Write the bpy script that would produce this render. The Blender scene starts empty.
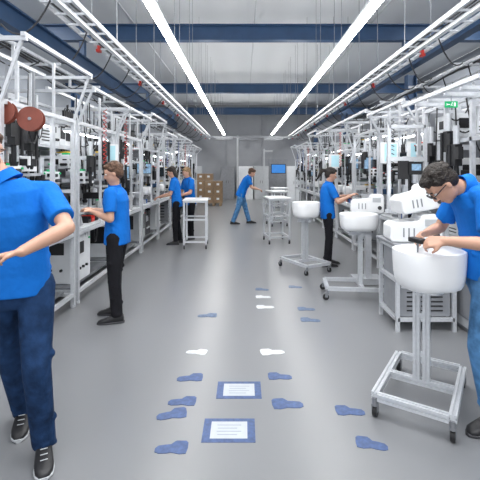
import bpy, math, random
from mathutils import Vector, Matrix
V=Vector
sc=bpy.context.scene
COL=sc.collection
# ------------------------------------------------------------ materials
def mat(name,col,rough=.5,metal=0,nz=0,scale=15,bump=0,bscale=60,emit=0,spec=.5):
    m=bpy.data.materials.new(name); m.use_nodes=True
    nt=m.node_tree; b=nt.nodes['Principled BSDF']
    c=(col[0],col[1],col[2],1)
    b.inputs['Base Color'].default_value=c
    b.inputs['Roughness'].default_value=rough
    b.inputs['Metallic'].default_value=metal
    b.inputs['Specular IOR Level'].default_value=spec
    tc=nt.nodes.new('ShaderNodeTexCoord')
    if nz:
        n=nt.nodes.new('ShaderNodeTexNoise'); n.inputs['Scale'].default_value=scale; n.inputs['Detail'].default_value=4
        r=nt.nodes.new('ShaderNodeValToRGB')
        r.color_ramp.elements[0].position=.3; r.color_ramp.elements[1].position=.7
        r.color_ramp.elements[0].color=(c[0]*(1-nz),c[1]*(1-nz),c[2]*(1-nz),1)
        r.color_ramp.elements[1].color=(min(1,c[0]*(1+nz)),min(1,c[1]*(1+nz)),min(1,c[2]*(1+nz)),1)
        nt.links.new(tc.outputs['Object'],n.inputs['Vector']); nt.links.new(n.outputs['Fac'],r.inputs['Fac'])
        nt.links.new(r.outputs['Color'],b.inputs['Base Color'])
    if bump:
        n=nt.nodes.new('ShaderNodeTexNoise'); n.inputs['Scale'].default_value=bscale; n.inputs['Detail'].default_value=3
        bp=nt.nodes.new('ShaderNodeBump'); bp.inputs['Strength'].default_value=bump; bp.inputs['Distance'].default_value=.02
        nt.links.new(tc.outputs['Object'],n.inputs['Vector']); nt.links.new(n.outputs['Fac'],bp.inputs['Height'])
        nt.links.new(bp.outputs['Normal'],b.inputs['Normal'])
    if emit:
        b.inputs['Emission Color'].default_value=c; b.inputs['Emission Strength'].default_value=emit
    return m
M={}
M['alu']=mat('brushed_aluminium',(.68,.70,.73),.3,.4,.06,40)
M['steel']=mat('grey_steel',(.28,.29,.31),.4,.5,.1,20)
M['white']=mat('white_plastic',(.90,.91,.92),.3,0,.02,8)
M['offwhite']=mat('painted_white',(.78,.80,.82),.5,0,.04,8)
M['grey']=mat('grey_plastic',(.26,.27,.29),.5,0,.08,10)
M['lgrey']=mat('light_grey_panel',(.52,.54,.56),.5,0,.05,10)
M['black']=mat('black_plastic',(.012,.012,.014),.45,0,.2,20)
M['dark']=mat('dark_grey_rubber',(.04,.04,.045),.6,0,.2,20)
M['dpanel']=mat('dark_grey_panel',(.07,.075,.085),.6,0,.25,6)
M['red']=mat('red_plastic',(.55,.03,.02),.4,0,.05,10)
M['reel']=mat('red_brown_reel',(.22,.055,.035),.5,0,.15,12)
M['yellow']=mat('yellow_plastic',(.75,.5,.04),.5,0,.05,10)
M['green']=mat('green_sign',(.0,.42,.14),.5,0,.03,10,emit=.15)
M['signwhite']=mat('sign_white',(.9,.95,.9),.5,0,.02,10,emit=.4)
M['binblue']=mat('blue_bin_plastic',(.02,.10,.35),.45,0,.06,10)
M['steelblue']=mat('blue_painted_steel',(.024,.068,.155),.45,.0,.12,3)
M['teal']=mat('pale_cyan_panel',(.45,.70,.78),.3,0,.05,6,emit=.2)
M['screen']=mat('dark_screen',(.01,.015,.02),.15,0,.1,4)
M['screenlit']=mat('lit_screen',(.20,.32,.45),.2,0,.5,24,emit=.3)
M['screenblue']=mat('blue_screen',(.03,.16,.45),.2,0,.2,6,emit=.8)
M['card']=mat('brown_cardboard',(.30,.20,.12),.8,0,.1,9)
M['wood']=mat('pallet_wood',(.36,.26,.16),.8,0,.2,9)
M['lamp']=mat('luminaire_diffuser',(1,.985,.96),.5,emit=25)
M['ceilglow']=mat('added_ceiling_glow',(1,.985,.96),.5,emit=15)  # glow added on top of the luminaires to brighten the ceiling
M['task']=mat('task_light_diffuser',(.95,.97,1),.5,emit=11)
M['shirt']=mat('royal_blue_cotton',(.006,.150,.56),.8,0,.12,5,bump=.8,bscale=9,spec=.2)
M['jeans']=mat('blue_denim',(.014,.038,.10),.85,0,.4,14,bump=.8,bscale=12,spec=.15)
M['jeans2']=mat('mid_blue_denim',(.085,.22,.43),.85,0,.4,14,bump=.8,bscale=12,spec=.15)
M['blackcloth']=mat('black_cotton',(.011,.011,.014),.85,0,.2,10,bump=.6,bscale=12,spec=.2)
M['skin']=mat('skin',(.56,.32,.225),.5,0,.06,14)
M['lip']=mat('lip_skin',(.42,.16,.13),.5,0,.06,14)
M['hairdark']=mat('dark_brown_hair',(.018,.012,.009),.6,0,.4,40,bump=.8,bscale=70)
M['hairbrown']=mat('brown_hair',(.10,.05,.028),.6,0,.4,40,bump=.8,bscale=70)
M['hairblond']=mat('blond_hair',(.28,.18,.09),.6,0,.4,40,bump=.8,bscale=70)
M['eye']=mat('eye_white',(.8,.8,.78),.2)
M['iris']=mat('eye_iris',(.03,.018,.01),.15)
M['markblue']=mat('blue_floor_vinyl',(.06,.10,.225),.5,0,.25,30)
M['markfaded']=mat('faded_blue_floor_vinyl',(.10,.15,.25),.5,0,.3,30)
M['markwhite']=mat('white_floor_vinyl',(.62,.64,.66),.5,0,.12,25)
M['paper']=mat('white_laminated_sheet',(.46,.49,.52),.5,0,.04,20)
M['papergrey']=mat('grey_print',(.30,.34,.40),.5)
M['floor']=mat('grey_epoxy_floor',(.205,.21,.22),.31,0,.03,.35,spec=.75)
def ceilmat():
    m=bpy.data.materials.new('ribbed_light_ceiling'); m.use_nodes=True; nt=m.node_tree; b=nt.nodes['Principled BSDF']
    tc=nt.nodes.new('ShaderNodeTexCoord'); w=nt.nodes.new('ShaderNodeTexWave'); w.bands_direction='X'; w.inputs['Scale'].default_value=.4
    r=nt.nodes.new('ShaderNodeValToRGB'); r.color_ramp.elements[0].color=(.66,.68,.70,1); r.color_ramp.elements[1].color=(.69,.71,.73,1)
    nt.links.new(tc.outputs['Object'],w.inputs['Vector']); nt.links.new(w.outputs['Fac'],r.inputs['Fac']); nt.links.new(r.outputs['Color'],b.inputs['Base Color'])
    b.inputs['Roughness'].default_value=.8
    return m
M['ceil']=ceilmat()
M['wall']=mat('grey_wall_paint',(.30,.31,.33),.7,0,.05,2)
M['wall2']=mat('side_wall_paint',(.30,.32,.35),.7,0,.05,2)
# ------------------------------------------------------------ mesh builder
class MB:
    def __init__(s): s.v=[];s.f=[];s.mi=[];s.cur=0
    def add(s,vs,fs):
        o=len(s.v); s.v+= [V(a) for a in vs]; s.f+=[tuple(i+o for i in f) for f in fs]; s.mi+=[s.cur]*len(fs); return s
    def mat(s,i): s.cur=i; return s
    def box(s,c,d,M3=None):
        c=V(c); h=V(d)/2; vs=[]
        for x in(-1,1):
            for y in(-1,1):
                for z in(-1,1):
                    p=V((x*h.x,y*h.y,z*h.z))
                    if M3: p=M3@p
                    vs.append(c+p)
        return s.add(vs,[(0,1,3,2),(4,6,7,5),(0,4,5,1),(2,3,7,6),(0,2,6,4),(1,5,7,3)])
    def frame(s,p,q):
        d=(V(q)-V(p)).normalized(); up=V((0,0,1)) if abs(d.z)<.9 else V((0,1,0))
        a=d.cross(up).normalized(); b=a.cross(d).normalized(); return d,a,b
    def bar(s,p,q,w=.045,h=None):
        h=h or w; p=V(p);q=V(q); d,a,b=s.frame(p,q); vs=[]
        for o in(p,q):
            for x,y in((-1,-1),(1,-1),(1,1),(-1,1)): vs.append(o+a*x*w/2+b*y*h/2)
        return s.add(vs,[(3,2,1,0),(4,5,6,7),(0,1,5,4),(1,2,6,5),(2,3,7,6),(3,0,4,7)])
    def slot(s,p,q,w=.045):
        p=V(p);q=V(q); d,a,b=s.frame(p,q); h=w/2; g=w*.11; e=w*.2
        prof=[]
        for k in range(4):
            c,sn=[(1,0),(0,1),(-1,0),(0,-1)][k]
            for x,y in((h,-h),(h,-g),(h-e,-g),(h-e,g),(h,g)):
                prof.append((x*c-y*sn,x*sn+y*c))
        n=len(prof); vs=[o+a*x+b*y for o in(p,q) for x,y in prof]
        fs=[(i,(i+1)%n,n+(i+1)%n,n+i) for i in range(n)]+[tuple(reversed(range(n))),tuple(range(n,2*n))]
        return s.add(vs,fs)
    def cyl(s,p,q,r,r2=None,n=14):
        r2=r if r2 is None else r2; p=V(p);q=V(q); d,a,b=s.frame(p,q); vs=[]
        for o,rr in((p,r),(q,r2)):
            for i in range(n):
                t=2*math.pi*i/n; vs.append(o+(a*math.cos(t)+b*math.sin(t))*rr)
        return s.add(vs,[(i,(i+1)%n,n+(i+1)%n,n+i) for i in range(n)]+[tuple(reversed(range(n))),tuple(range(n,2*n))])
    def rings(s,rs,caps=True):
        n=len(rs[0]); vs=[p for r in rs for p in r]; fs=[]
        for k in range(len(rs)-1):
            for i in range(n): fs.append((k*n+i,k*n+(i+1)%n,(k+1)*n+(i+1)%n,(k+1)*n+i))
        if caps: fs+=[tuple(reversed(range(n))),tuple(range((len(rs)-1)*n,len(rs)*n))]
        return s.add(vs,fs)
    def tube(s,pts,r,n=6):
        pts=[V(p) for p in pts]; rs=[]
        for k,p in enumerate(pts):
            d=(pts[min(k+1,len(pts)-1)]-pts[max(k-1,0)]).normalized()
            up=V((.13,.2,1)).normalized() if abs(d.z)<.95 else V((0,1,.1)); a=d.cross(up).normalized(); b=a.cross(d)
            rs.append([p+(a*math.cos(2*math.pi*i/n)+b*math.sin(2*math.pi*i/n))*r for i in range(n)])
        return s.rings(rs)
    def limb(s,p,q,r1,r2,n=14,flat1=False,flat2=False,sx=1):
        p=V(p);q=V(q); d,a,b=s.frame(p,q); rs=[]
        def ring(o,r): return [o+(a*math.cos(2*math.pi*i/n)*sx+b*math.sin(2*math.pi*i/n))*r for i in range(n)]
        if not flat1:
            for t in(85,60,30): rs.append(ring(p-d*r1*math.sin(math.radians(t)),r1*math.cos(math.radians(t))))
        rs.append(ring(p,r1)); rs.append(ring(q,r2))
        if not flat2:
            for t in(30,60,85): rs.append(ring(q+d*r2*math.sin(math.radians(t)),r2*math.cos(math.radians(t))))
        return s.rings(rs)
    def ell(s,c,r,B=None,n=16,m=10):
        c=V(c); rs=[]
        for k in range(m+1):
            t=math.pi*(k+.0)/m; t=min(max(t,.05),math.pi-.05)
            row=[]
            for i in range(n):
                u=2*math.pi*i/n; p=V((r[0]*math.sin(t)*math.cos(u),r[1]*math.sin(t)*math.sin(u),-r[2]*math.cos(t)))
                if B: p=B@p
                row.append(c+p)
            rs.append(row)
        return s.rings(rs)
    def obj(s,name,mats,parent=None,bevel=0,smooth=False,loc=None,off=None):
        me=bpy.data.meshes.new(name)
        vs=s.v if off is None else [p-off for p in s.v]
        me.from_pydata([tuple(p) for p in vs],[],s.f)
        if not isinstance(mats,(list,tuple)): mats=[mats]
        for m in mats: me.materials.append(M[m] if isinstance(m,str) else m)
        for p,i in zip(me.polygons,s.mi): p.material_index=i
        me.validate(); me.update()
        if smooth:
            me.shade_smooth()
            try: me.set_sharp_from_angle(angle=math.radians(40))
            except Exception: pass
        o=bpy.data.objects.new(name,me); COL.objects.link(o)
        if parent: o.parent=parent
        if loc: o.location=loc
        if bevel:
            b=o.modifiers.new('bevel','BEVEL'); b.width=bevel; b.segments=2; b.limit_method='ANGLE'
        return o
def tag(o,label,cat,group=None,kind=None):
    o['label']=label; o['category']=cat
    if group: o['group']=group
    if kind: o['kind']=kind
    return o
def thing(name,label,cat,loc,rot=0,group=None):
    e=bpy.data.objects.new(name,None); e.empty_display_size=.1; COL.objects.link(e); e.location=loc; e.rotation_euler=(0,0,rot)
    return tag(e,label,cat,group)
def dup(o,loc,rot=None,par=None):
    c=o.copy(); COL.objects.link(c)
    if par: c.parent=par
    else:
        c.location=loc
        if rot is not None: c.rotation_euler=(0,0,rot)
    for ch in list(o.children): dup(ch,None,None,c)
    return c
def struct(mb,name,m):
    o=mb.obj(name,m); o['kind']='structure'; return o
# ------------------------------------------------------------ room
struct(MB().box((0,9.5,-.05),(14,27,.1)),'floor','floor')
struct(MB().box((0,9.5,5.3),(14,27,.1)),'ceiling','ceil')
wb=MB().box((0,22.55,2.62),(14,.1,5.25)); struct(wb,'wall_back','wall')
struct(MB().box((-7.05,9.5,2.62),(.1,27,5.25)),'wall_left','wall2')
struct(MB().box((7.05,9.5,2.62),(.1,27,5.25)),'wall_right','wall2')
for i,x in enumerate((-5,-3,-1,1,3,5)):
    struct(MB().box((x,22.48,2.6),(.05,.04,5.1)),'trim_%d'%(i+1),'grey')
struct(MB().box((1.9,22.47,1.1),(1.1,.06,2.2)),'door_1','grey')
for y in (9.3,15.6,21.6):
    b=MB(); b.box((0,y,4.78),(13.9,.03,.32)); b.box((0,y,4.95),(13.9,.2,.03)); b.box((0,y,4.61),(13.9,.2,.03))
    tag(b.obj('roof_beam','steelblue'),'dark blue painted steel I-beam spanning the hall under the ceiling','beam','roof beams')
    c=MB(); c.cyl((-6.9,y+.9,4.98),(6.9,y+.9,4.98),.05)
    tag(c.obj('ceiling_pipe','steelblue',smooth=True),'dark blue pipe running across the hall under the ceiling','pipe','ceiling pipes')
for x in(-3.75,3.75):
    b=MB(); b.box((x,11,4.05),(.03,22.8,.30)); b.box((x,11,4.21),(.18,22.8,.03)); b.box((x,11,3.89),(.18,22.8,.03))
    o=tag(b.obj('crane_beam','steelblue'),'dark blue painted steel beam running lengthwise above the workstations','beam','lengthwise beams')
    for y in(9.3,15.6,21.2):
        h=MB().box((x,y,4.40),(.12,.12,.36)); h.obj('hanger','steelblue',o)
for x in(-3.98,3.98):
    for y in (9.55,15.85,22.2):
        b=MB(); b.box((x,y,1.93),(.2,.02,3.86)); b.box((x-.1,y,1.93),(.02,.2,3.86)); b.box((x+.1,y,1.93),(.02,.2,3.86))
        tag(b.obj('steel_column','steelblue'),'dark blue steel column carrying the lengthwise beam','column','steel columns')
for x in(-2.6,.25,3.0):
    b=MB(); b.cyl((x,0,5.06),(x,22.4,5.06),.018,n=8)
    for k in range(8): b.cyl((x,2+2.6*k,5.06),(x,2+2.6*k,5.25),.01,n=6)
    tag(b.obj('sprinkler_pipe','lgrey'),'thin light grey sprinkler pipe below the ceiling','pipe','sprinkler pipes')
# ------------------------------------------------------------ luminaires and added fill lights
lum=thing('linear_luminaire','long slim white LED luminaire hung in a continuous row','ceiling lamp',(-1.07,3.88,3.5),0,'linear luminaires')
b=MB().box((0,0,.04),(.09,1.66,.06)); b.mat(1).box((0,0,.074),(.07,1.6,.006)); b.obj('housing',['offwhite','ceilglow'],lum)  # top strip is an added glow for the ceiling
MB().box((0,0,0),(.115,1.64,.02)).obj('diffuser','lamp',lum)
for y in(-.6,.6): MB().cyl((0,y,.07),(0,y,1.74),.004,n=5).obj('suspension_wire','steel',lum)
for x in(-1.07,1.5):
    for k in range(12):
        if x<0 and k<2: continue
        dup(lum,(x,2.2+1.68*k,3.5))
def area(name,loc,sx,sy,p):
    l=bpy.data.lights.new(name,'AREA'); l.shape='RECTANGLE'; l.size=sx; l.size_y=sy; l.energy=p; l.color=(.97,.985,1)
    o=bpy.data.objects.new(name,l); COL.objects.link(o); o.location=loc; return o
area('fill_area_light',(0,1.5,5.1),6,4,390)  # added fill light above the near aisle, not a hall fixture
for y in(6.5,12.4,18.6):
    for x in(-5.1,5.3): area('fill_area_light',(x,y,5.15),.9,4,170)  # added fill lights over the side bays, not hall fixtures
wd=bpy.data.worlds.new('world'); sc.world=wd; wd.use_nodes=True
wd.node_tree.nodes['Background'].inputs[0].default_value=(.94,.965,1,1); wd.node_tree.nodes['Background'].inputs[1].default_value=1.55
# ------------------------------------------------------------ cable trays
def catenary(p,q,sag,n=8):
    p=V(p);q=V(q); return [p.lerp(q,i/n)-V((0,0,sag*4*(i/n)*(1-i/n))) for i in range(n+1)]
def tray(x,z,w,y0,y1,sgn):
    b=MB()
    for e in(-w/2,w/2): b.bar((x+e,y0,z),(x+e,y1,z),.02,.05)
    n=int((y1-y0)/.3)
    for k in range(n): b.bar((x-w/2,y0+.3*k,z-.02),(x+w/2,y0+.3*k,z-.02),.02)
    o=tag(b.obj('cable_tray','alu'),'aluminium ladder cable tray running above the aisle edge','cable tray','overhead cable trays')
    for k in range(9):
        yy=y0+1+2.1*k
        for e in(-w/2,w/2): MB().cyl((x+e,yy,z),(x+e,yy,5.24),.006,n=6).obj('hanger_rod','steel',o)
        MB().box((x+sgn*w*.45,yy+.2,z-.02),(.05,.08,.08)).obj('socket','red',o)
    c=MB(); r=random.Random(3)
    for j in range(4):
        xx=x-w/2+.05+.06*j
        c.tube([(xx+r.uniform(-.01,.01),y0+.5*k,z+.02+r.uniform(0,.02)) for k in range(int((y1-y0)/.5))],.011,5)
    for k in range(20):
        yy=y0+.85*k; c.tube(catenary((x,yy,z-.03),(x+sgn*.5,yy+.4*r.random(),z-.25),.1+.12*r.random()),.009,5)
    c.obj('cable','dark',o)
    t=MB(); t.box((x-sgn*w*.2,(y0+y1)/2,z-.07),(.055,y1-y0,.04)); t.obj('power_rail','offwhite',o)
tray(-1.78,3.22,.32,2.0,20,-1)
tray(2.3,3.22,.34,2.2,20,1)
g=MB(); g.box((.2,17.6,3.05),(6.4,.08,.08))
for x in(-2.95,3.35): g.bar((x,17.6,0),(x,17.6,3.05),.09)
for x in(-.9,.2,1.3): g.box((x,17.6,2.96),(.8,.14,.10))
tag(g.obj('gantry','grey'),'grey crossbar gantry spanning the aisle','gantry')
for (x,y,h,w) in ((-.3,18.5,3.2,.08),(.95,18.9,2.6,.07)):
    b=MB(); b.bar((x,y,0),(x,y,h),w); b.box((x,y,.02),(.25,.25,.04)); b.bar((x,y,h-.1),(x+.4,y,h-.1),w*.7)
    tag(b.obj('support_post','lgrey'),'light grey steel post with arm standing near the end wall','post','posts at the end wall')
t=thing('display_stand','blue lit screen on a grey floor stand near the end wall','display',(1.45,16.9,0))
b=MB(); b.bar((0,0,.03),(0,0,1.5),.05); b.box((0,0,.02),(.5,.4,.04)); b.obj('stand','grey',t)
b=MB(); b.box((0,-.04,1.65),(.62,.05,.4)); b.mat(1).box((0,-.067,1.65),(.57,.004,.35)); b.obj('screen',['black','screenblue'],t)
for (x,y,c_) in((.1,21.9,'offwhite'),(.95,22.0,'lgrey'),(-.9,22.0,'grey'),(2.6,20.6,'offwhite'),(-2.6,20.9,'lgrey')):
    t=thing('metal_cabinet','tall metal cabinet with double doors at the end wall','cabinet',(x,y,0),0,'cabinets at the end wall')
    MB().box((0,0,.9),(.78,.42,1.8)).obj('body',c_,t,bevel=.006)
    for e in(-.19,.19):
        d_=MB().box((e,-.215,.92),(.36,.012,1.68)).obj('door',c_,t); MB().box((e*.3,-.228,.95),(.015,.015,.14)).obj('handle','black',d_)
# ------------------------------------------------------------ workstations
bin_cache={}
def bin_mesh(c):
    if c in bin_cache: return bin_cache[c]
    b=MB(); t=.004; w,l,h=.1,.16,.08
    b.box((0,0,t/2),(w,l,t)); b.box((-w/2,0,h/2),(t,l,h)); b.box((w/2,0,h/2),(t,l,h)); b.box((0,l/2,h/2),(w,t,h)); b.box((0,-l/2,h*.3),(w,t,h*.6))
    b.box((0,-l/2-.004,h*.35),(w*.6,.004,.03))
    for k in range(5): b.cyl((-.03+.015*k,-.05+.02*k,.01),(-.02+.015*k,-.03+.02*k,.045),.012,n=6)
    o=b.obj('storage_bin',c); bin_cache[c]=o
    return o
def add_bin(c,loc,rot):
    nm={'binblue':'small blue open-front plastic parts bin','lgrey':'small light grey open-front plastic parts bin','black':'small black open-front plastic parts bin','red':'small red open-front plastic parts bin','yellow':'small yellow open-front parts bin'}[c]
    first=c not in bin_cache
    o=bin_mesh(c)
    if not first:
        o=o.copy(); COL.objects.link(o)
    o.location=loc; o.rotation_euler=(0,0,rot)
    tag(o,nm,'bin','parts bins on the workstations')
def module(root,s,x,y,z,w,l,h,col,r):
    b=MB(); X=lambda q:s*q
    b.box((X(x+w/2),y,z+h/2),(w,l,h))
    k=r.random(); b.mat(1)
    if k<.4: b.box((X(x-.004),y,z+h*.58),(.01,l*.72,h*.5)); b.box((X(x+w/2),y-l/2-.003,z+h*.6),(w*.66,.008,h*.45))
    elif k<.7:
        for i in range(5): b.box((X(x-.004),y,z+h*(.2+.13*i)),(.01,l*.7,h*.05)); b.box((X(x+w/2),y-l/2-.003,z+h*(.2+.13*i)),(w*.7,.008,h*.045))
    else:
        b.box((X(x-.004),y-l*.15,z+h*.7),(.01,l*.4,h*.25)); b.box((X(x+w*.4),y-l/2-.003,z+h*.72),(w*.4,.008,h*.25))
        for i in range(3): b.cyl((X(x),y-l*.25+l*.22*i,z+h*.28),(X(x-.03),y-l*.25+l*.22*i,z+h*.28),.018,n=10); b.cyl((X(x+w*(.25+.2*i)),y-l/2,z+h*.28),(X(x+w*(.25+.2*i)),y-l/2-.03,z+h*.28),.018,n=10)
    b.mat(2); b.cyl((X(x),y+l*.38,z+h*.85),(X(x-.02),y+l*.38,z+h*.85),.012,n=8); b.cyl((X(x+w*.8),y-l/2,z+h*.88),(X(x+w*.8),y-l/2-.015,z+h*.88),.012,n=8); b.box((X(x+w/2),y,z+h+.012),(w*.6,l*.5,.024))
    b.obj('equipment_housing',[col,'black' if col not in('black','dpanel') else 'lgrey',r.choice(('red','green','steel','yellow'))],root,bevel=.004)
def tooling(root,s,x,y,z,r):
    b=MB(); X=lambda q:s*q
    b.box((X(x),y,z),(.07,.09,.22)); b.cyl((X(x),y,z-.11),(X(x),y,z-.26),.022); b.cyl((X(x-.04),y+.06,z+.1),(X(x-.04),y+.06,z-.2),.015); b.cyl((X(x),y,z-.26),(X(x),y,z-.3),.04,.03)
    b.mat(1).cyl((X(x),y,z+.11),(X(x),y,z+.3),.03); b.box((X(x+.08),y,z+.08),(.14,.05,.05)); b.mat(0).box((X(x-.02),y-.09,z+.02),(.05,.06,.12))
    b.tube(catenary((X(x),y,z+.28),(X(x+.3),y+.1,z+.45),.12),.008,5)
    b.obj('tooling_head',['black','alu'],root)
def station(x0,y0,s,seed,L=1.46):
    r=random.Random(seed)
    root=thing('workstation','aluminium profile assembly workstation crowded with tools and cables','workstation',(x0,y0,0),0,'assembly workstations')
    X=lambda x:s*x
    Hf=r.choice((2.05,2.2,2.3)); Hb=r.choice((2.45,2.55,2.68)); D=.95
    F=MB()
    for y in(.03,L-.03):
        F.bar((0,y,.03),(0,y,Hf),.042); F.bar((X(D),y,.03),(X(D),y,Hb),.04); F.bar((X(.5),y,.9),(X(.5),y,Hb-.05),.04)
        for z in(.14,.84,1.35,1.75,Hf-.03): F.bar((0,y,z),(X(D),y,z),.035)
        F.bar((X(D),y,Hb),(X(-.22),y,Hb),.035)
        F.bar((X(.0),y,Hf-.05),(X(-.18),y,Hb),.025)
        F.cyl((0,y,0),(0,y,.03),.03,n=10); F.cyl((X(D),y,0),(X(D),y,.03),.03,n=10)
    for z in(.14,.84,Hf-.03): F.bar((0,.03,z),(0,L-.03,z),.04)
    for z in(.5,1.2,1.7,2.1,Hb): F.bar((X(D),.03,z),(X(D),L-.03,z),.04)
    F.bar((X(.5),.03,Hb-.3),(X(.5),L-.03,Hb-.3),.035)
    for x in(-.2,.35): F.bar((X(x),-.0,Hb+.03),(X(x),L,Hb+.03),.035)
    yy=r.uniform(.4,1.0); F.bar((0,yy,.84),(0,yy,Hf-.03),.03); F.bar((X(.25),yy-.2,.89),(X(.25),yy-.2,Hb),.03); F.bar((X(.38),yy+.3,.89),(X(.38),yy+.3,Hb),.03)
    F.bar((X(.1),yy+.25,1.5),(X(.1),yy+.25,Hb+.1),.025); F.bar((X(.25),yy-.2,1.55),(X(.25),L-.03,1.55),.03)
    F.obj('frame','alu',root)
    MB().box((X(.45),L/2,.875),(.92,L-.08,.03)).obj('worktop','lgrey',root,bevel=.004)
    MB().box((X(.5),L/2,.17),(.8,L-.1,.02)).obj('lower_shelf','steel',root)
    sh=MB(); sh.box((X(.7),L/2,1.42),(.4,L-.1,.02)); sh.box((X(.51),L/2,1.44),(.015,L-.1,.05)); sh.obj('upper_shelf','alu',root)
    sh=MB(); sh.box((X(.7),L/2,1.9),(.4,L-.1,.02)); sh.box((X(.51),L/2,1.92),(.015,L-.1,.05)); sh.obj('upper_shelf','alu',root)
    bp=MB(); bp.box((X(D+.03),L/2,1.35),(.015,L-.06,2.3)); bp.obj('back_panel',r.choice(('dpanel','grey','grey')),root)
    tl=MB(); tl.box((X(.2),L/2,Hf-.1),(.11,L*.75,.03)); tl.mat(1).box((X(.2),L/2,Hf-.119),(.085,L*.72,.008)); tl.obj('task_light',['alu','task'],root)
    k=r.random()
    if k<.75: MB().box((X(.70),.03,1.12),(.42,.012,.5)).obj('side_panel',r.choice(('offwhite','grey','offwhite','lgrey')),root)
    if k>.3: MB().box((X(.72),.03,1.98),(.4,.012,.4)).obj('side_panel',r.choice(('dpanel','grey','lgrey')),root)
    cols=('white','offwhite','lgrey','grey','black','white','white','dpanel','offwhite')
    for z0,xa,xb,hm,pr_ in((1.435,.36,.58,.42,.93),(1.915,.38,.58,.44,.9),(.892,.36,.58,.45,.8)):
        y=.1
        while y<L-.2:
            l=r.uniform(.14,.30)
            if y+l>L-.05: l=L-.05-y
            if r.random()<pr_: module(root,s,r.uniform(xa,xb),y+l/2,z0,.3,l*.9,r.uniform(.16,hm),r.choice(cols),r)
            y+=l+.02
    for k in range(r.choice((4,5,6))): tooling(root,s,r.uniform(.02,.34),r.uniform(.2,L-.2),r.uniform(1.3,2.0),r)
    for k in range(4): module(root,s,r.uniform(.03,.2),r.uniform(.18,.3)+.33*k,r.uniform(1.4,1.85),.13,.14,r.uniform(.12,.26),r.choice(('white','black','grey','offwhite')),r)
    k=r.random()
    if k<.55: module(root,s,.1,L*.3,.185,.65,.5,.6,r.choice(('offwhite','grey','lgrey')),r)
    if k<.35 or k>.6: module(root,s,.14,L*.74,.185,.6,.45,.5,r.choice(('grey','black','offwhite','dpanel')),r)
    c=MB()
    for k in range(7):
        ya=r.uniform(.1,L-.1); xa=r.uniform(.1,.8)
        c.tube(catenary((X(xa),ya,Hb),(X(xa+r.uniform(-.1,.1)),ya+r.uniform(-.3,.3),r.uniform(1.2,1.8)),-.02+r.uniform(-.04,.12)),r.choice((.006,.008,.010)),5)
    for k in range(3):
        ya=r.uniform(.1,L*.5)
        c.tube(catenary((X(.05),ya,Hf-.1),(X(.05+r.uniform(0,.3)),ya+r.uniform(.3,.6),Hf-.1),.15+r.random()*.1),.007,5)
    for k in range(4):
        ya=r.uniform(.1,L-.5); c.tube(catenary((X(.1),ya,.83),(X(.2),ya+.4,.8),.2+.2*r.random()),.009,5)
    c.obj('cable','black',root)
    if r.random()<.6:
        c=MB()
        ya=r.uniform(.3,1.1); pts=[]
        for k in range(90):
            a=k*.9; pts.append((X(-.05)+.022*math.cos(a),ya+.022*math.sin(a),Hb-.1-.0085*k))
        c.tube(pts,.005,4); c.obj('coiled_hose',r.choice(('red','black','black','binblue')),root)
        sd=MB(); z=Hb-.1-.0085*90; sd.cyl((X(-.05),ya,z),(X(-.05),ya,z-.16),.022,.018,n=12); sd.cyl((X(-.05),ya,z-.16),(X(-.05),ya,z-.24),.010,.006,n=8); sd.box((X(-.05),ya+.03,z-.1),(.02,.04,.03)); sd.obj('hanging_screwdriver','black',root)
    if r.random()<.7:
        ya=r.uniform(.3,L-.3); z=r.uniform(1.5,1.75)
        m=MB(); a=math.radians(48)*s
        B=Matrix.Rotation(a,3,'Z'); q=V((X(.12),ya,z))
        m.box(q,(.035,.34,.23),B); m.mat(1).box(q+B@V((X(-.019),0,0)),(.002,.31,.20),B); m.mat(0).bar((X(.14),ya,z),(X(.5),ya,z),.03)
        m.obj('monitor',['black',r.choice(('screenlit','screen','screen'))],root)
    vb=MB(); yb=r.uniform(.2,.8); zb=r.uniform(2.25,2.38)
    vb.box((X(.45),yb+.15,zb),(.07,.34,.08))
    for k in range(6): vb.mat(1).box((X(.405),yb+.03+.05*k,zb+.01),(.03,.035,.09)); vb.cyl((X(.40),yb+.03+.05*k,zb+.05),(X(.38),yb+.03+.05*k,zb+.09),.007,n=6)
    vb.obj('valve_block',['lgrey','black'],root)
    def press(y):
        t=thing('bench_press','pneumatic bench press with white head and steel guide columns','press',(x0+X(.2),y0+y,.89),0,'bench presses')
        b=MB(); b.box((0,0,.04),(.28,.26,.08)); b.box((0,0,.10),(.14,.14,.04)); b.obj('base','grey',t,bevel=.004)
        for e in(-.1,.1): MB().cyl((e,.07,.08),(e,.07,.36),.014).obj('column','alu',t,smooth=True)
        b=MB(); b.box((0,.02,.34),(.27,.2,.09)); b.obj('head',r.choice(('white','black','steelblue')),t,bevel=.006)
        b=MB(); b.cyl((0,0,.38),(0,0,.44),.045); b.cyl((0,0,.22),(0,0,.32),.015); b.obj('cylinder','alu',t,smooth=True)
    def fixture(y):
        t=thing('assembly_fixture','swivel fixture holding a white moulded housing','fixture',(x0+X(.2),y0+y,.89),0,'assembly fixtures')
        b=MB(); b.cyl((0,0,0),(0,0,.03),.14,n=24); b.cyl((0,0,.03),(0,0,.16),.03); b.obj('turntable','steel',t,smooth=True)
        b=MB(); n=24; rs=[]
        for z,rx,ry in((.16,.08,.1),(.18,.12,.15),(.27,.14,.17),(.32,.13,.16),(.34,.11,.13)):
            rs.append([V((rx*math.cos(2*math.pi*i/n),ry*math.sin(2*math.pi*i/n)-(z-.16)*.15,z)) for i in range(n)])
        b.rings(rs); b.obj('housing','white',t,smooth=True)
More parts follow.
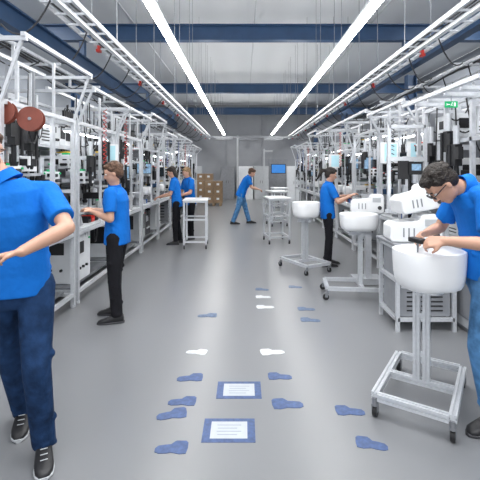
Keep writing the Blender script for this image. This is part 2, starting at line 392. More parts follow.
    def feeder(y):
        t=thing('parts_feeder','round steel vibratory parts feeder bowl on a grey base','feeder',(x0+X(.19),y0+y,.89),0,'parts feeders')
        b=MB(); b.cyl((0,0,0),(0,0,.14),.12,.09,n=20); b.obj('base','grey',t,smooth=True)
        b=MB(); n=24; rs=[[V((q*math.cos(2*math.pi*i/n),q*math.sin(2*math.pi*i/n),z)) for i in range(n)] for z,q in((.14,.1),(.16,.14),(.25,.165),(.25,.155),(.18,.13),(.175,.02))]
        b.rings(rs); b.obj('bowl','alu',t,smooth=True)
    fs=[press,fixture,feeder]; r.shuffle(fs); fs[0](.36); fs[1](1.1)
    for k in range(r.choice((2,3))):
        add_bin(r.choice(('binblue','lgrey','black','lgrey','black','red')),(x0+X(.16),y0+.62+.13*k,.892),-s*math.pi/2)
    return root
XL=-2.0; XR=2.2
for i in range(9): station(XL,3.25+1.52*i,-1,11+i)
for i in range(8): station(XR,5.0+1.52*i,1,47+i)
for x,s in((-2.7,-1),(3.05,1)):
    b=MB()
    for e in(-.22,.22): b.bar((x+e,2.2,2.96),(x+e,17,2.96),.035)
    for k in range(11): b.bar((x-.27,2.4+1.45*k,3.0),(x+.27,2.4+1.45*k,3.0),.035)
    for k in range(11): b.bar((x+.22,2.9+1.4*k,2.8),(x+.22,2.9+1.4*k,2.96),.03)
    o=tag(b.obj('overhead_rail','alu'),'double aluminium profile rail running above the workstations','rail','overhead rails')
    c=MB(); r=random.Random(5)
    for j in range(3): c.tube([(x-.1+.08*j,2.2+.4*k,3.03+.02*math.sin(k*1.3+j)) for k in range(36)],.014,5)
    for k in range(20):
        y=2.5+.65*k; c.tube(catenary((x-.2,y,2.98),(x+.22,y+.5,2.98),.08+.1*r.random()),.008,5)
    c.obj('cable','black',o)
def board(x,y,z,w=.28,h=.3):
    t=thing('information_board','white-framed board with pale cyan sheet hung on the frame','board',(x,y,z),0,'hanging information boards')
    b=MB(); b.box((0,0,0),(w,.025,h)); b.obj('board_frame','white',t,bevel=.004)
    b=MB(); b.box((0,-.015,-.0),(w*.62,.006,h*.84)); b.obj('sheet','teal',t)
    b=MB(); b.bar((0,.0,h/2),(0,.0,2.5-z),.022); b.obj('hanger','alu',t)
for q in((2.12,5.80,1.85),(2.30,5.35,1.83,.24),(2.05,9.0,1.8),(-2.02,6.1,1.86,.2,.26)): board(*q)
# large white machine on the right
t=thing('test_machine','large white test machine with dark windows, black tooling and hoses','machine',(2.15,3.3,0))
b=MB(); b.box((.55,.8,.45),(1.05,1.5,.8)); b.mat(1)
for k in range(3): b.box((.55,.046,.2+.22*k),(.9,.01,.012))
b.box((.02,.8,.45),(.012,1.2,.6)); b.box((.55,.8,.03),(1.0,1.45,.06)); b.obj('cabinet',['lgrey','grey'],t,bevel=.008)
b=MB()
for x in(.05,1.05):
    for y in(.06,1.54): b.bar((x,y,.85),(x,y,2.3),.045)
b.bar((.05,.55,.85),(.05,.55,2.3),.04); b.bar((.05,1.05,.85),(.05,1.05,2.3),.04)
for z in(1.25,1.9,2.3):
    for x in(.05,1.05): b.bar((x,.06,z),(x,1.54,z),.04)
    for y in(.06,1.54): b.bar((.05,y,z),(1.05,y,z),.04)
for y in(.3,.6,.95,1.25): b.bar((-.2,y,2.34),(1.05,y,2.34),.035)
b.bar((-.2,.0,2.38),(-.2,1.6,2.38),.04)
b.obj('frame','alu',t)
MB().box((.55,1.5,1.58),(.95,.02,1.4)).obj('back_panel','grey',t)
MB().box((1.03,.8,1.58),(.02,1.4,1.4)).obj('side_panel','grey',t)
MB().box((.55,.8,.868),(1.1,1.56,.03)).obj('worktop','lgrey',t,bevel=.004)
rr=random.Random(21)
def mod2(x,y,z,w,l,h,col):
    b=MB(); b.box((x,y,z+h/2),(w,l,h)); b.mat(1).box((x,y-l/2-.004,z+h*.6),(w*.7,.01,h*.42))
    for i in range(3): b.cyl((x-w*.25+w*.25*i,y-l/2,z+h*.2),(x-w*.25+w*.25*i,y-l/2-.025,z+h*.2),.014,n=8)
    b.mat(1); b.box((x-w/2-.004,y,z+h*.6),(.01,l*.5,h*.35))
    for i in range(2): b.box((x-w/2-.004,y,z+h*(.12+.12*i)),(.01,l*.6,h*.04))
    b.obj('equipment_housing',[col,'black' if col!='black' else 'lgrey'],t,bevel=.006)
mod2(.3,.5,.885,.3,.4,.33,'white'); mod2(.75,.5,.885,.4,.5,.5,'offwhite'); mod2(.35,1.15,.885,.4,.4,.3,'white')
mod2(.28,.35,1.32,.3,.3,.36,'white'); mod2(.7,.42,1.45,.34,.4,.4,'black'); mod2(.3,1.15,1.35,.34,.36,.38,'white')
mod2(.25,.85,1.3,.2,.2,.3,'black'); mod2(.3,.4,1.95,.42,.35,.26,'offwhite'); mod2(.8,.5,1.95,.35,.4,.3,'grey'); mod2(.3,1.2,1.95,.4,.4,.26,'offwhite')
for (x,y,z) in((.08,.3,1.7),(.0,.75,1.75),(.05,1.2,1.6),(.02,.95,1.9),(.02,1.35,1.8)): tooling(t,1,x,y,z,rr)
c=MB()
for k in range(16):
    xa,ya=rr.uniform(-.1,.9),rr.uniform(-.02,1.3); c.tube(catenary((xa,ya,2.3),(xa+rr.uniform(-.2,.2),ya+rr.uniform(-.2,.2),rr.uniform(1.1,1.8)),rr.uniform(-.05,.2)),.008,5)
c.obj('hose','black',t)
for (x,y,z,rr_) in((-2.03,3.38,2.09,.10),(-1.84,3.46,2.04,.105)):
    t=thing('cable_reel','red-brown round reel hung on the rack','reel',(x,y,z),math.radians(8),'hanging reels')
    b=MB(); b.cyl((0,-.035,0),(0,-.028,0),rr_,n=36); b.cyl((0,.028,0),(0,.035,0),rr_,n=36); b.obj('flange','reel',t,smooth=True)
    b=MB(); b.cyl((0,-.028,0),(0,.028,0),rr_*.8,n=28); b.obj('winding','dark',t,smooth=True)
    b=MB(); b.cyl((0,-.045,0),(0,.045,0),rr_*.13,n=16); b.bar((0,.05,0),(0,.05,.42),.02); b.obj('hub','grey',t,smooth=True)
def rack(x,y):
    t=thing('storage_rack','grey steel storage rack loaded with boxes','rack',(x,y,0),0,'storage racks')
    for xx in(-.25,.25):
        for yy in(-.7,.7): MB().bar((xx,yy,0),(xx,yy,2.0),.04).obj('upright','lgrey',t)
    for z in(.2,.8,1.4,2.0): MB().box((0,0,z),(.5,1.4,.03)).obj('shelf','lgrey',t)
    return t
bx={}; rk=None
for side in(-1,1):
    for k in range(6):
        y=4.6+2.3*k; x=side*4.9
        if rk is None: rk=rack(x,y)
        else: dup(rk,(x,y,0))
        r=random.Random(k*7+side)
        for j in range(3):
            if r.random()<.25: continue
            c=r.choice(('card','offwhite','grey'))
            if c not in bx:
                o=MB().box((0,0,.15),(.36,.38,.30)).mat(1).box((0,0,.301),(.362,.05,.003)).obj('carton',[c,'lgrey']); bx[c]=o
            else: o=bx[c].copy(); COL.objects.link(o)
            o.location=(x,y-.45+.45*j,2.016); tag(o,'closed '+{'card':'brown cardboard','offwhite':'white','grey':'grey plastic'}[c]+' storage box on a rack','box','boxes on the storage racks')
# ------------------------------------------------------------ carts
def caster(b,x,y):
    b.mat(0).cyl((x,y,.075),(x,y,.13),.016); b.box((x,y+.01,.085),(.035,.05,.012)); b.box((x-.017,y+.014,.06),(.004,.035,.05)); b.box((x+.017,y+.014,.06),(.004,.035,.05))
    b.mat(1).cyl((x-.013,y+.02,.038),(x+.013,y+.02,.038),.038,n=20)
def cart(loc,rot,W=.45,L=.70,H=.79,w=.045,label='aluminium profile trolley on black castors carrying a white tub'):
    t=thing('assembly_trolley',label,'trolley',loc,rot,'assembly trolleys')
    b=MB()
    for e in(-W/2,W/2): b.slot((e,-L/2,.14),(e,L/2,.14),w)
    for e in(-L/2,L/2): b.slot((-W/2+.02,e,.14),(W/2-.02,e,.14),w)
    b.slot((-W/2+.02,.0,.14),(W/2-.02,.0,.14),w)
    b.obj('base_frame','alu',t)
    b=MB()
    for e in(-w*.7,w*.7): b.slot((e,.0,.16),(e,.0,H),w)
    for z in(.33,.6): b.box((0,.0,z),(.05,.03,.03))
    b.slot((-.13,.0,H+.0),(.13,.0,H+.0),.04); b.slot((0,-.14,H),(0,.14,H),.04)
    b.obj('post','alu',t)
    for x in(-W/2,W/2):
        for y in(-L/2,L/2):
            c=MB(); caster(c,x,y); c.obj('castor',['steel','black'],t,smooth=True)
    return t
def tub(loc,rot):
    t=thing('white_tub','glossy white flat-topped rounded tub on a trolley','tub',loc,rot,'white tubs')
    n=56; rs=[]
    for z,rx,ry in((0,.13,.11),(.006,.16,.135),(.02,.185,.16),(.05,.200,.173),(.10,.208,.181),(.18,.213,.186),(.238,.215,.188),(.250,.213,.186),(.254,.207,.18),(.254,.203,.176),(.250,.199,.172),(.249,.02,.02)):
        row=[]
        for i in range(n):
            a=2*math.pi*i/n; c,s=math.cos(a),math.sin(a); p=2/2.7
            row.append(V((rx*math.copysign(abs(c)**p,c),ry*math.copysign(abs(s)**p,s),z)))
        rs.append(row)
    MB().rings(rs).obj('shell','white',t,smooth=True)
    MB().cyl((0,0,-.02),(0,0,.008),.09,n=24).obj('support_plate','alu',t,smooth=True)
    return t
c1=cart((1.225,2.76,0),math.radians(-33))
t1=tub((1.20,2.60,.832),math.radians(8))
dup(c1,(.98,6.45,0),.5); dup(t1,(1.0,6.45,.832),.5)
cart((1.48,5.1,0),math.radians(84),W=.44,L=.86,w=.045); dup(t1,(1.46,5.1,.832),0).scale=(1.1,1,.85)
def flat_trolley(x,y,rot):
    t=thing('flat_top_trolley','light aluminium trolley with flat white tray top','trolley',(x,y,0),rot,'flat top trolleys')
    b=MB()
    for i in(-.22,.22):
        for j in(-.3,.3): b.bar((i,j,.1),(i,j,.98),.035)
    for z in(.15,.6,.96):
        for i in(-.22,.22): b.bar((i,-.3,z),(i,.3,z),.035)
        for j in(-.3,.3): b.bar((-.22,j,z),(.22,j,z),.035)
    b.obj('frame','alu',t)
    MB().box((0,0,.99),(.5,.68,.03)).obj('tray','white',t,bevel=.005)
    for i in(-.22,.22):
        for j in(-.3,.3):
            c=MB(); caster(c,i,j); c.obj('castor',['steel','black'],t)
    return t
ft=flat_trolley(-1.0,8.35,.05); dup(ft,(.72,8.9,0),.15)
dup(ft,(.95,11.6,0),.2); dup(ft,(1.2,13.6,0),.1)
def bench(x,y,w=.28,lab='grey machine base with aluminium edges carrying white appliance housings'):
    t=thing('assembly_bench',lab,'bench',(x,y,0),0,'assembly benches')
    b=MB()
    for i in(-w,w):
        for j in(-.24,.24): b.bar((i,j,0.0),(i,j,.84),.035)
    for z in(.12,.5,.82):
        for i in(-w,w): b.bar((i,-.24,z),(i,.24,z),.035)
        for j in(-.24,.24): b.bar((-w,j,z),(w,j,z),.035)
    b.obj('frame','alu',t); MB().box((0,0,.855),(w*2+.08,.56,.03)).obj('worktop','grey',t,bevel=.004)
    b=MB(); b.box((0.0,0,.47),(w*2-.045,.43,.66)); b.mat(1).box((0.06,-.218,.68),(.26,.008,.2)); b.cyl((-.16,-.21,.68),(-.16,-.235,.68),.02)
    for q in range(5): b.box((0,-.218,.2+.045*q),(.36,.008,.014))
    b.obj('control_cabinet',['grey','black'],t,bevel=.004)
    return t
def appliance(loc,rot,label,ry=0,k=1):
    t=thing('appliance_housing',label,'appliance',loc,rot,'white appliance housings')
    t.rotation_euler=(0,ry,rot)
    prof=[(-.27,.03),(-.25,.0),(.21,.0),(.235,.02),(.235,.25),(.215,.28),(.06,.28),(.03,.255),(.02,.215),(-.22,.19),(-.265,.16)]
    n=len(prof); vs=[]
    for y in(-.16,.16): vs+=[V((a,y,c))*k for a,c in prof]
    b=MB(); b.add(vs,[tuple(range(n)),tuple(reversed(range(n,2*n)))]+[((i+1)%n,i,n+i,n+(i+1)%n) for i in range(n)])
    b.obj('shell','white',t,bevel=.014)
    b=MB(); b.box((.125*k,-.162*k,.20*k),(.12*k,.006,.07*k)); b.obj('label_plate','lgrey',t)
    for q in range(3):
        b=MB(); b.box((-.14*k+.05*q*k,-.162*k,.10*k),(.012,.006,.09*k)); b.obj('side_vent','grey',t)
    b=MB(); b.cyl((.17*k,-.16*k,.08*k),(.17*k,-.185*k,.08*k),.03*k,n=18); b.obj('connector','dark',t)
    return t
bench(1.80,4.2)
appliance((1.76,4.16,.872),math.radians(-6),'white boxy appliance housing lying on the machine base')
appliance((1.82,4.16,1.19),math.radians(5),'white boxy appliance housing clamped in a tilted holder',math.radians(-10),.9)
b=MB(); b.bar((1.78,4.42,.87),(1.78,4.42,1.75),.045); b.bar((1.55,4.38,1.15),(2.02,4.38,1.15),.035); b.bar((1.6,4.2,1.15),(1.6,4.4,1.15),.03); b.bar((1.95,4.2,1.15),(1.95,4.4,1.15),.03)
b.box((1.78,4.42,1.72),(.4,.05,.05)); b.bar((1.6,4.42,1.15),(1.6,4.42,2.1),.035); b.bar((2.0,4.42,1.15),(2.0,4.42,2.1),.035); b.bar((1.6,4.42,2.08),(2.0,4.42,2.08),.035)
tag(b.obj('holding_bracket','alu'),'aluminium profile bracket holding a white housing above the bench','bracket')
b=MB(); b.box((1.86,4.37,1.62),(.16,.06,.14)); b.box((1.74,4.37,1.6),(.1,.06,.2)); b.cyl((1.74,4.37,1.52),(1.74,4.37,1.44),.02); b.mat(1).box((1.87,4.338,1.63),(.1,.006,.07))
tag(b.obj('pneumatic_gripper',['black','screenlit']),'black pneumatic gripper unit fixed on the bracket','gripper')
appliance((1.78,5.75,1.0),math.radians(-15),'white boxy appliance housing mounted on a stand',0,.9)
b=MB(); b.bar((1.78,5.75,0.02),(1.78,5.75,.98),.08); b.box((1.78,5.75,.03),(.4,.4,.05)); b.box((1.78,5.75,.985),(.3,.25,.03)); tag(b.obj('pedestal_stand','alu'),'aluminium pedestal stand under a white housing','stand')
t=thing('exit_sign','small green emergency exit sign with white running figure and arrow','sign',(2.02,3.9,2.21)); t.scale=(.36,.36,.36)
MB().box((0,0,.08),(.34,.03,.17)).obj('sign_body','green',t)
b=MB(); b.box((.09,-.017,.08),(.05,.003,.1)); b.box((-.08,-.017,.08),(.09,.003,.02)); b.box((-.12,-.017,.095),(.03,.003,.012),Matrix.Rotation(.8,3,'Y')); b.box((-.12,-.017,.065),(.03,.003,.012),Matrix.Rotation(-.8,3,'Y'))
b.cyl((.02,-.015,.125),(.02,-.019,.125),.012,n=10); b.box((.01,-.017,.09),(.016,.003,.05),Matrix.Rotation(.35,3,'Y')); b.box((.02,-.017,.055),(.012,.003,.04),Matrix.Rotation(-.5,3,'Y')); b.box((-.005,-.017,.055),(.012,.003,.04),Matrix.Rotation(.7,3,'Y'))
b.obj('pictogram','signwhite',t)
MB().cyl((0,0,.16),(0,0,.42),.012,n=6).obj('hanger_rod','steel',t)
for (x,y,hh) in((-1.35,18.1,3),(-1.9,19.6,4)):
    p=MB()
    for k in range(5): p.box((x-.32+.16*k,y,.13),(.12,.8,.02))
    for k in(-.3,0,.3): p.box((x+k,y,.06),(.1,.8,.12))
    tag(p.obj('wooden_pallet','wood'),'wooden pallet on the floor carrying cartons','pallet','pallets')
    for iz in range(hh):
        for ix in range(2):
            o=MB().box((0,0,.16),(.37,.7,.31)).mat(1).box((0,0,.316),(.372,.05,.003)).box((0,-.352,.18),(.12,.003,.09)).obj('carton',['card','offwhite'])
            o.location=(x-.19+.38*ix,y,.142+.322*iz); tag(o,'brown cardboard carton stacked on a pallet','box','cartons on pallets')
# ------------------------------------------------------------ floor markings
def sole(x,y,m,flip,rot=0,k=1,group='footprint markings'):
    b=MB()
    pts=[(-.105,-.055),(-.06,-.062),(-.02,-.052),(.0,-.048),(.03,-.056),(.085,-.060),(.115,-.045),(.118,-.01),(.10,.018),(.05,.03),(.012,.034),(-.004,.058),(-.02,.074),(-.09,.074),(-.108,.055),(-.112,.0)]
    n=len(pts); vs=[V((a*flip*k,c*k,0)) for a,c in pts]
    if flip<0: vs=vs[::-1]
    b.add([v+V((0,0,z)) for z in(0,.0025) for v in vs],[tuple(range(n,2*n))]+[(i,(i+1)%n,n+(i+1)%n,n+i) for i in range(n)])
    o=b.obj('footprint_marking',m); o.location=(x,y,.0005); o.rotation_euler=(0,0,rot)
    tag(o,{'markblue':'blue','markwhite':'white','markfaded':'worn faded blue'}[m]+' shoe print sticker on the grey floor','floor marking',group)
rr=random.Random(2)
for x,y,m in((.246,3.516,'markwhite'),(-.413,3.516,'markwhite'),(.245,4.67,'markwhite'),(.24,5.04,'markwhite'),
 (-.413,3.08,'markblue'),(.275,3.10,'markblue'),(-.424,2.765,'markblue'),(.294,2.735,'markblue'),(-.47,2.62,'markblue'),(-.414,2.302,'markblue'),(.742,2.336,'markblue'),(.70,2.656,'markblue'),
 (.704,4.267,'markfaded'),(.714,4.604,'markfaded'),(.24,5.36,'markfaded'),(.70,5.47,'markfaded'),(-.4,4.4,'markfaded')):
    sole(x,y,m,1 if x>0 else -1,rr.uniform(-.2,.2),rr.uniform(.78,.92))
for x,y in((-.036,2.91),(-.092,2.46)):
    t=thing('floor_sheet','white printed sheet with blue border taped to the floor','floor sheet',(x,y,0),0,'sheets taped to the floor')
    MB().box((0,0,.001),(.32,.225,.002)).obj('border','markblue',t)
    MB().box((0,0,.0025),(.225,.16,.001)).obj('sheet','paper',t)
    for k in range(4): MB().box((-.01*(k%2),.045-.03*k,.0033),(.15-.03*(k%2),.007,.0006)).obj('printed_line','papergrey',t)
# ------------------------------------------------------------ people
def remesh(o,vox,it):
    m=o.modifiers.new('r','REMESH'); m.mode='VOXEL'; m.voxel_size=vox; m.use_smooth_shade=True
    if it:
        s=o.modifiers.new('s','SMOOTH'); s.factor=.5; s.iterations=it
    dg=bpy.context.evaluated_depsgraph_get(); dg.update()
    me=bpy.data.meshes.new_from_object(o.evaluated_get(dg)); mats=[x for x in o.data.materials]
    o.modifiers.clear(); o.data=me
    if not len(me.materials):
        for x in mats: me.materials.append(x)
    me.shade_smooth(); return o
def hand(B,w,dr,n,ts,curl,k=1.0):
    d=V(dr).normalized(); n=V(n); n=(n-d*n.dot(d)).normalized(); t=d.cross(n).normalized()*ts
    w=V(w)
    for off,kl,fl in((.032,.088,.070),(.011,.093,.080),(-.011,.089,.074),(-.031,.080,.058)):
        kn=w+d*kl*k+t*off*k
        B.limb(w+t*off*.55*k,kn,.016*k,.0125*k,8)
        a=0; p=kn
        for j,(fr,r1,r2) in enumerate(((.42,.0098,.0092),(.33,.0092,.0085),(.25,.0085,.007))):
            a+=curl*(.7,1.1,.7)[j]; q=p+(d*math.cos(a)+n*math.sin(a))*fl*fr*k; B.limb(p,q,r1*k,r2*k,8); p=q
    p=w+d*.028*k+t*.022*k; q=p+(d*.6+t*.75+n*.25).normalized()*.042*k; B.limb(p,q,.015*k,.0115*k,8)
    q2=q+(d*.85+t*.2+n*(.3+curl*.4)).normalized()*.03*k; B.limb(q,q2,.0105*k,.009*k,8)
def sring(c,l,f,hw,hd,n=28,p=2.5):
    out=[]
    for i in range(n):
        a=2*math.pi*i/n; x,y=math.cos(a),math.sin(a)
        out.append(c+l*hw*math.copysign(abs(x)**(2/p),x)+f*hd*math.copysign(abs(y)**(2/p),y))
    return out
def person(label,J,hair='hairdark',pants='blackcloth',shoes='black',vox=.008,k=1.0,curl=.6,pitch=0,yaw=0,roll=0,pony=False,glasses=False,toes=None,palm=None,hd=None,longhair=False,slim=1.0,group=None,hem=.11,leg=1.0,sole_m='dark'):
    J={a:V(b) for a,b in J.items()}
    base=(J['anL']+J['anR'])/2; base.z=0
    root=thing('person',label,'person',tuple(base),0,group)
    sl=(J['shL']-J['shR']).normalized(); hl=(J['hipL']-J['hipR']).normalized()
    pel,wa,ch,nk,hc=J['pelvis'],J['waist'],J['chest'],J['neck'],J['head']
    u0=(wa-pel).normalized(); u1=(ch-wa).normalized(); u2=(nk-ch).normalized()
    top=ch.lerp(nk,.55)
    def secs(g,lst):
        rs=[]
        for c,l,u,hw,hdp in lst:
            l=(l-u*l.dot(u)).normalized(); f=l.cross(u).normalized(); rs.append(sring(c,l,f,(hw*slim+g)*k,(hdp*slim+g)*k))
        return rs
    ml=(sl+hl).normalized()
    T=[(pel-u0*hem*k,hl,u0,.166,.122),(pel,hl,u0,.162,.118),(wa,ml,u1,.148,.110),(ch,sl,u1,.167,.122),(top,sl,u2,.165,.102),(nk-u2*.01,sl,u2,.085,.068)]
    T2=[(pel-u0*.07*k,hl,u0,.135,.088),(pel,hl,u0,.145,.098),(wa,ml,u1,.135,.095)]+T[3:]
    B=MB()
    B.rings(secs(-.022,T2)); B.limb(nk-u2*.03,hc-(hc-nk).normalized()*.05*k,.056*k,.053*k)
    for s in'LR':
        sh,el,wr=J['sh'+s],J['el'+s],J['wr'+s]
        B.limb(sh,el,.05*k,.040*k); m=el.lerp(wr,.3); B.limb(el,m,.040*k,.041*k); B.limb(m,wr,.041*k,.027*k)
        hdir=(hd or {}).get(s) or tuple(wr-el); pn=(palm or {}).get(s) or (0,0,-1)
        ts=-1 if s=='R' else 1
        hand(B,wr,hdir,pn,ts,curl,k)
        hp,kn,an=J['hip'+s],J['kn'+s],J['an'+s]
        B.limb(hp,kn,.070*k,.048*k); B.limb(kn,an,.048*k,.036*k)
        B.limb(an,an-V((0,0,.045)),.036*k,.034*k)
    face=sl.cross(V((0,0,1))).normalized()
    Rm=Matrix.Rotation(yaw,3,'Z'); face=Rm@face; left=V((0,0,1)).cross(face)
    HB=Matrix((face,left,V((0,0,1)))).transposed()@Matrix.Rotation(pitch,3,'Y')@Matrix.Rotation(roll,3,'X')
    H=lambda x,y,z: hc+HB@(V((x,y,z))*k)
    def E(mb,x,y,z,a,b,c,n=18,m=12): mb.ell(H(x,y,z),(a*k,b*k,c*k),HB,n,m)
    E(B,-.005,0,.03,.096,.076,.092); E(B,.02,0,-.035,.070,.060,.078); E(B,.058,0,-.088,.028,.030,.024)
    E(B,.05,0,.03,.045,.062,.05)
    B.limb(H(.086,0,.02),H(.108,0,-.025),.009*k,.013*k,10); E(B,.1,0,-.03,.014,.017,.010)
    E(B,.08,0,-.062,.014,.024,.008); E(B,.079,0,-.073,.013,.02,.008)
    for s in(-1,1): E(B,0,s*.077,-.005,.018,.010,.031); E(B,.083,s*.03,.028,.012,.024,.007)
    ob=B.obj('body','skin',root,off=base); remesh(ob,vox if vox>.006 else .0055,2)
    for s in(-1,1):
        e=MB(); E(e,.082,s*.031,.010,.012,.014,.008,12,8); e.mat(1); E(e,.0925,s*.031,.010,.003,.005,.005,8,6); e.obj('eye',['eye','iris'],root,smooth=True,off=base)
        e=MB(); E(e,.09,s*.032,.033,.007,.02,.004,10,6); e.obj('eyebrow',hair,root,smooth=True,off=base)
    e=MB(); E(e,.0895,0,-.064,.007,.021,.005,12,6); e.obj('lips','lip',root,smooth=True,off=base)
    h=MB(); E(h,-.020,0,.048,.098,.086,.090); E(h,-.045,0,.0,.066,.078,.075); E(h,.045,0,.092,.045,.06,.03)
    for s in(-1,1): E(h,-.012,s*.07,.03,.03,.016,.04)
    if longhair: E(h,-.055,0,-.06,.05,.085,.11)
    if pony:
        h.limb(H(-.1,0,.05),H(-.17,0,.03),.028*k,.036*k); h.limb(H(-.17,0,.03),H(-.20,0,-.14),.038*k,.014*k)
    rr=random.Random(4)
    for q in range(26):
        a=rr.uniform(0,6.28); z=rr.uniform(.04,.11); rad=math.sqrt(max(0,1-((z-.048)/.09)**2))
        E(h,-.02+.09*rad*math.cos(a)*.98,.08*rad*math.sin(a),z,.022,.016,.016,8,6)
    remesh(h.obj('hair',hair,root,off=base),vox*.8,1)
    if glasses:
        g=MB()
        for s in(-1,1):
            g.tube([H(.106,s*.033+.024*math.cos(q*.5236),.008+.018*math.sin(q*.5236)) for q in range(13)],.003,6)
            g.tube([H(.104,s*.058,.012),H(.05,s*.078,.012),H(.0,s*.082,.005)],.003,6)
        g.tube([H(.106,-.01,.012),H(.108,0,.015),H(.106,.01,.012)],.003,6)
        g.obj('eyeglasses','black',root,off=base)
    S=MB(); S.rings(secs(.008,T))
    for s in'LR':
        sh,el=J['sh'+s],J['el'+s]; inner=ch.lerp(nk,.6)
        S.limb(inner,sh,.07*k,.066*k); S.limb(sh,sh.lerp(el,.74),.069*k,.068*k,flat2=True)
        f0=ml.cross(u1).normalized()
        for q in range(3):
            c=sh.lerp(el,.2+.2*q); S.limb(c-f0*.05*k,c+f0*.02*k+V((0,0,-.04)),.02*k,.026*k,8)
    for q in range(16):
        t_=q/15; c=pel.lerp(ch,.0+t_*.9)
        l=ml; f=l.cross(u1).normalized(); a0=q*2.1; w_=.125*slim*k
        p1=c+l*w_*math.cos(a0)*1.2+f*.102*k*slim*math.sin(a0); p2=c+u1*.07*k+l*w_*math.cos(a0+1.0)*1.2+f*.102*k*slim*math.sin(a0+1.0)
        S.limb(p1,p2,.026*k,.014*k,8)
    remesh(S.obj('polo_shirt','shirt',root,off=base),vox,3)
    c=MB(); l=sl; u=(hc-nk).normalized(); l=(l-u*l.dot(u)).normalized(); f=l.cross(u)
    c.rings([sring(nk+u*a,l,f,r1*k,r1*k*.95,24,2) for a,r1 in((-.03,.088),(0.005,.074),(.03,.070),(.03,.064),(-.03,.07))]); c.obj('collar','shirt',root,smooth=True,off=base)
    P=MB(); P.rings(secs(-.004,[(pel-u0*.13*k,hl,u0,.145,.098),(pel-u0*.09*k,hl,u0,.158,.114),(pel,hl,u0,.156,.110),(pel.lerp(wa,.5),hl,u0,.145,.104)]))
    for s in'LR':
        hp,kn,an=J['hip'+s],J['kn'+s],J['an'+s]
        P.limb(hp,kn,.092*k*leg,.066*k*leg); P.limb(kn,an-V((0,0,.02)),.066*k*leg,.056*k*leg,flat2=True)
        for q in range(8):
            c=kn.lerp(an,.0+.14*q); a0=q*2.4+1; rad=.048*k*leg
            v1=V((math.cos(a0),math.sin(a0),0))*rad; v2=V((math.cos(a0+1.4),math.sin(a0+1.4),0))*rad
            P.limb(c+v1,c+v2-V((0,0,.03)),.024*k,.016*k,8)
        for q in range(4):
            c=hp.lerp(kn,.25+.2*q); a0=q*2.2; rad=.062*k*leg
            v1=V((math.cos(a0),math.sin(a0),0))*rad; v2=V((math.cos(a0+1.2),math.sin(a0+1.2),0))*rad
            P.limb(c+v1,c+v2-V((0,0,.04)),.026*k,.016*k,8)
    remesh(P.obj('trousers',pants,root,off=base),vox,3)
    for s in'LR':
        an=J['an'+s]; td=V((toes or {}).get(s) or tuple(sl.cross(V((0,0,1))))); td.z=0; td.normalize(); ls=V((0,0,1)).cross(td); z0=an.z-.09
        o3=V((an.x,an.y,max(0,z0)))
        def shoe(lst,zb):
            rs=[]
            for x,hw,zt in lst:
                row=[]
                for i in range(20):
                    a=2*math.pi*i/20; cx,sz=math.cos(a),math.sin(a)
                    row.append(o3+td*x*k+ls*hw*k*math.copysign(abs(cx)**.75,cx)+V((0,0,zb+(zt-zb)*k*(.5+.5*math.copysign(abs(sz)**.75,sz)))))
                rs.append(row)
            return rs
        sm=MB(); sm.rings(shoe([(-.075,.015,.05),(-.068,.032,.085),(-.03,.038,.105),(.03,.040,.10),(.08,.044,.075),(.13,.047,.058),(.17,.042,.048),(.195,.025,.035),(.203,.01,.025)],.008)); so=sm.obj('shoe',shoes,root,smooth=True,off=base)
        sm=MB(); sm.rings(shoe([(-.08,.02,.02),(-.07,.036,.024),(.02,.042,.024),(.13,.051,.024),(.18,.042,.022),(.208,.015,.02)],.0)); sm.obj('sole',sole_m,so,smooth=True,off=base)
        for q in range(4):
            lc=MB(); xx=.05+.025*q; zz=.098-.012*q*1.1; lc.limb(o3+td*xx*k-ls*.016*k+V((0,0,zz*k)),o3+td*xx*k+ls*.016*k+V((0,0,zz*k)),.0025,.0025,6)
            lc.obj('lace','lgrey' if sole_m=='lgrey' else 'dark',so,smooth=True,off=base)
    return root

person('person in blue polo shirt and dark jeans walking, hands joined',dict(
 pelvis=(-1.28,2.26,.97),waist=(-1.28,2.26,1.14),chest=(-1.295,2.24,1.36),neck=(-1.33,2.22,1.55),head=(-1.445,2.21,1.70),
 shL=(-1.13,2.30,1.47),shR=(-1.46,2.16,1.48),elL=(-.945,2.14,1.29),wrL=(-1.09,1.96,1.20),elR=(-1.51,1.99,1.23),wrR=(-1.31,1.88,1.18),
 hipL=(-1.19,2.29,.94),hipR=(-1.37,2.22,.94),knL=(-1.12,2.16,.53),knR=(-1.37,2.34,.52),anL=(-1.12,2.24,.09),anR=(-1.40,2.54,.09)),
 hair='hairbrown',pants='jeans',vox=.007,k=1.03,yaw=1.0,pitch=.2,hd={'L':(-.9,-.3,-.15),'R':(.9,-.3,-.1)},palm={'L':(.1,-.1,-1),'R':(0,.2,-1)},toes={'L':(.5,-1,0),'R':(.4,-1,0)},hem=.06,leg=1.08,sole_m='lgrey',curl=.8)
person('person in blue T-shirt and black trousers working at the assembly rack',dict(
 pelvis=(-1.36,4.3,.92),waist=(-1.36,4.3,1.07),chest=(-1.375,4.29,1.27),neck=(-1.385,4.28,1.42),head=(-1.385,4.25,1.565),
 shL=(-1.38,4.12,1.36),shR=(-1.40,4.46,1.36),elL=(-1.36,4.07,1.10),wrL=(-1.56,4.13,1.17),elR=(-1.42,4.5,1.10),wrR=(-1.64,4.42,1.16),
 hipL=(-1.36,4.21,.89),hipR=(-1.36,4.38,.89),knL=(-1.36,4.19,.49),knR=(-1.41,4.39,.49),anL=(-1.33,4.19,.09),anR=(-1.42,4.42,.09)),
 hair='hairbrown',vox=.009,k=.96,yaw=.3,pitch=.3,toes={'L':(-1,-.25,0),'R':(-1,0,0)},leg=1.1,slim=1.04)
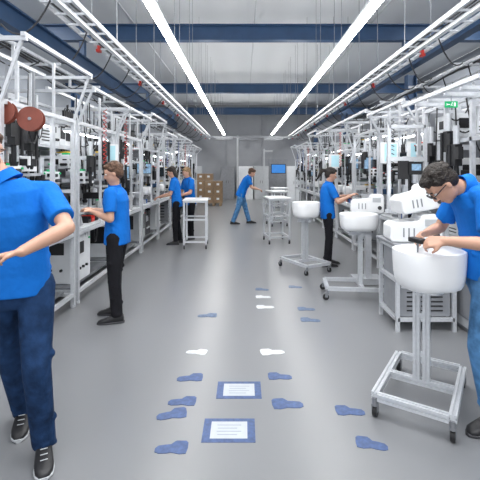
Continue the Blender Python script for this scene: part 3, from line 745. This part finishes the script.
def stand(x,y,ang,h,lean=0,reach=.35,hz=1.08):
    q=h/1.75; f=V((math.cos(ang),math.sin(ang),0)); l=V((-f.y,f.x,0)); o=V((x,y,0)); Z=V((0,0,1))
    P=lambda a,b,c: tuple(o+f*a+l*b+Z*c*q)
    return dict(pelvis=P(0,0,.96),waist=P(lean*.3,0,1.12),chest=P(lean*.7,0,1.33),neck=P(lean*1.05,0,1.49),head=P(lean*1.3+.03,0,1.635),
     shL=P(lean,.18*q,1.42),shR=P(lean,-.18*q,1.42),elL=P(lean+.06,.23*q,1.15),elR=P(lean+.06,-.23*q,1.15),wrL=P(lean+reach,.12,hz),wrR=P(lean+reach,-.12,hz),
     hipL=P(0,.09,.93),hipR=P(0,-.09,.93),knL=P(.03,.1,.51),knR=P(.0,-.1,.51),anL=P(0.02,.11,.09/q),anR=P(-.06,-.11,.09/q))
person('person with dark hair in blue shirt and black trousers at workstation',stand(-1.45,8.65,math.radians(185),1.66,.06,.30),hair='hairdark',vox=.011,k=.95,pitch=.4,longhair=True,slim=.94)
person('person with fair hair in blue shirt beside a trolley',stand(-1.25,9.3,math.radians(215),1.65,.05,.30),hair='hairblond',vox=.011,k=.95,pitch=.3,longhair=True,slim=.94)
person('person in blue shirt and blue jeans bending over a trolley',dict(
 pelvis=(-.08,11.9,.92),waist=(-.02,11.9,1.08),chest=(.09,11.9,1.27),neck=(.16,11.9,1.41),head=(.23,11.88,1.52),
 shL=(.12,12.07,1.35),shR=(.12,11.73,1.35),elL=(.22,12.1,1.10),elR=(.22,11.7,1.09),wrL=(.42,12.0,1.03),wrR=(.42,11.8,1.03),
 hipL=(-.08,11.99,.90),hipR=(-.08,11.81,.90),knL=(.03,12.02,.5),knR=(-.17,11.78,.49),anL=(.15,12.02,.09),anR=(-.33,11.8,.09)),
 hair='hairbrown',pants='jeans2',vox=.012,pitch=.5,k=1.05,slim=1.08,leg=1.1)
person('person with dark ponytail in blue shirt reaching to a white housing',dict(
 pelvis=(1.40,6.7,.90),waist=(1.39,6.7,1.05),chest=(1.40,6.7,1.23),neck=(1.42,6.7,1.38),head=(1.45,6.69,1.52),
 shL=(1.40,6.86,1.32),shR=(1.42,6.54,1.32),elL=(1.48,6.9,1.10),elR=(1.52,6.46,1.08),wrL=(1.70,6.8,1.16),wrR=(1.72,6.48,1.18),
 hipL=(1.40,6.78,.87),hipR=(1.40,6.62,.87),knL=(1.45,6.78,.48),knR=(1.40,6.6,.48),anL=(1.44,6.8,.09),anR=(1.36,6.6,.09)),
 hair='hairdark',vox=.01,k=.94,pitch=.3,pony=True,longhair=False,slim=.98,yaw=-.2)
person('person with dark hair and glasses in blue shirt over a tub',dict(
 pelvis=(1.52,2.52,.97),waist=(1.515,2.52,1.13),chest=(1.465,2.50,1.36),neck=(1.36,2.48,1.50),head=(1.215,2.455,1.515),
 shL=(1.41,2.32,1.44),shR=(1.43,2.67,1.44),elL=(1.36,2.20,1.19),wrL=(1.19,2.37,1.18),elR=(1.375,2.80,1.2),wrR=(1.21,2.66,1.18),
 hipL=(1.50,2.43,.94),hipR=(1.54,2.61,.94),knL=(1.44,2.44,.52),knR=(1.64,2.60,.52),anL=(1.535,2.47,.09),anR=(1.86,2.62,.09)),
 hair='hairdark',pants='jeans2',vox=.007,k=.98,pitch=1.0,glasses=True,hd={'L':(-.8,.45,-.15),'R':(-.8,-.45,-.15)},palm={'L':(.3,.6,-.6),'R':(0,-.7,-.6)},toes={'L':(-1,-.35,0),'R':(-1,-.1,0)},curl=.8,hem=.04,leg=1.1)
t=thing('handheld_tool','small black handheld device held over the white tub','tool',(1.085,2.50,1.16),.3)
MB().box((0,0,0),(.05,.12,.03)).obj('tool_body','black',t,bevel=.006)
MB().cyl((0,0,-.012),(0,0,-.074),.008,.005,n=8).obj('tip','steel',t)
# ------------------------------------------------------------ camera
cd=bpy.data.cameras.new('camera'); cam=bpy.data.objects.new('camera',cd); COL.objects.link(cam)
cam.location=(0,0,1.6); cam.rotation_euler=(math.pi/2,0,0); cd.sensor_width=36; cd.lens=30; cd.shift_y=-70/480; cd.shift_x=-4/480; cd.clip_end=100; cd.clip_start=.05
sc.camera=cam
sc.view_settings.view_transform='Standard'
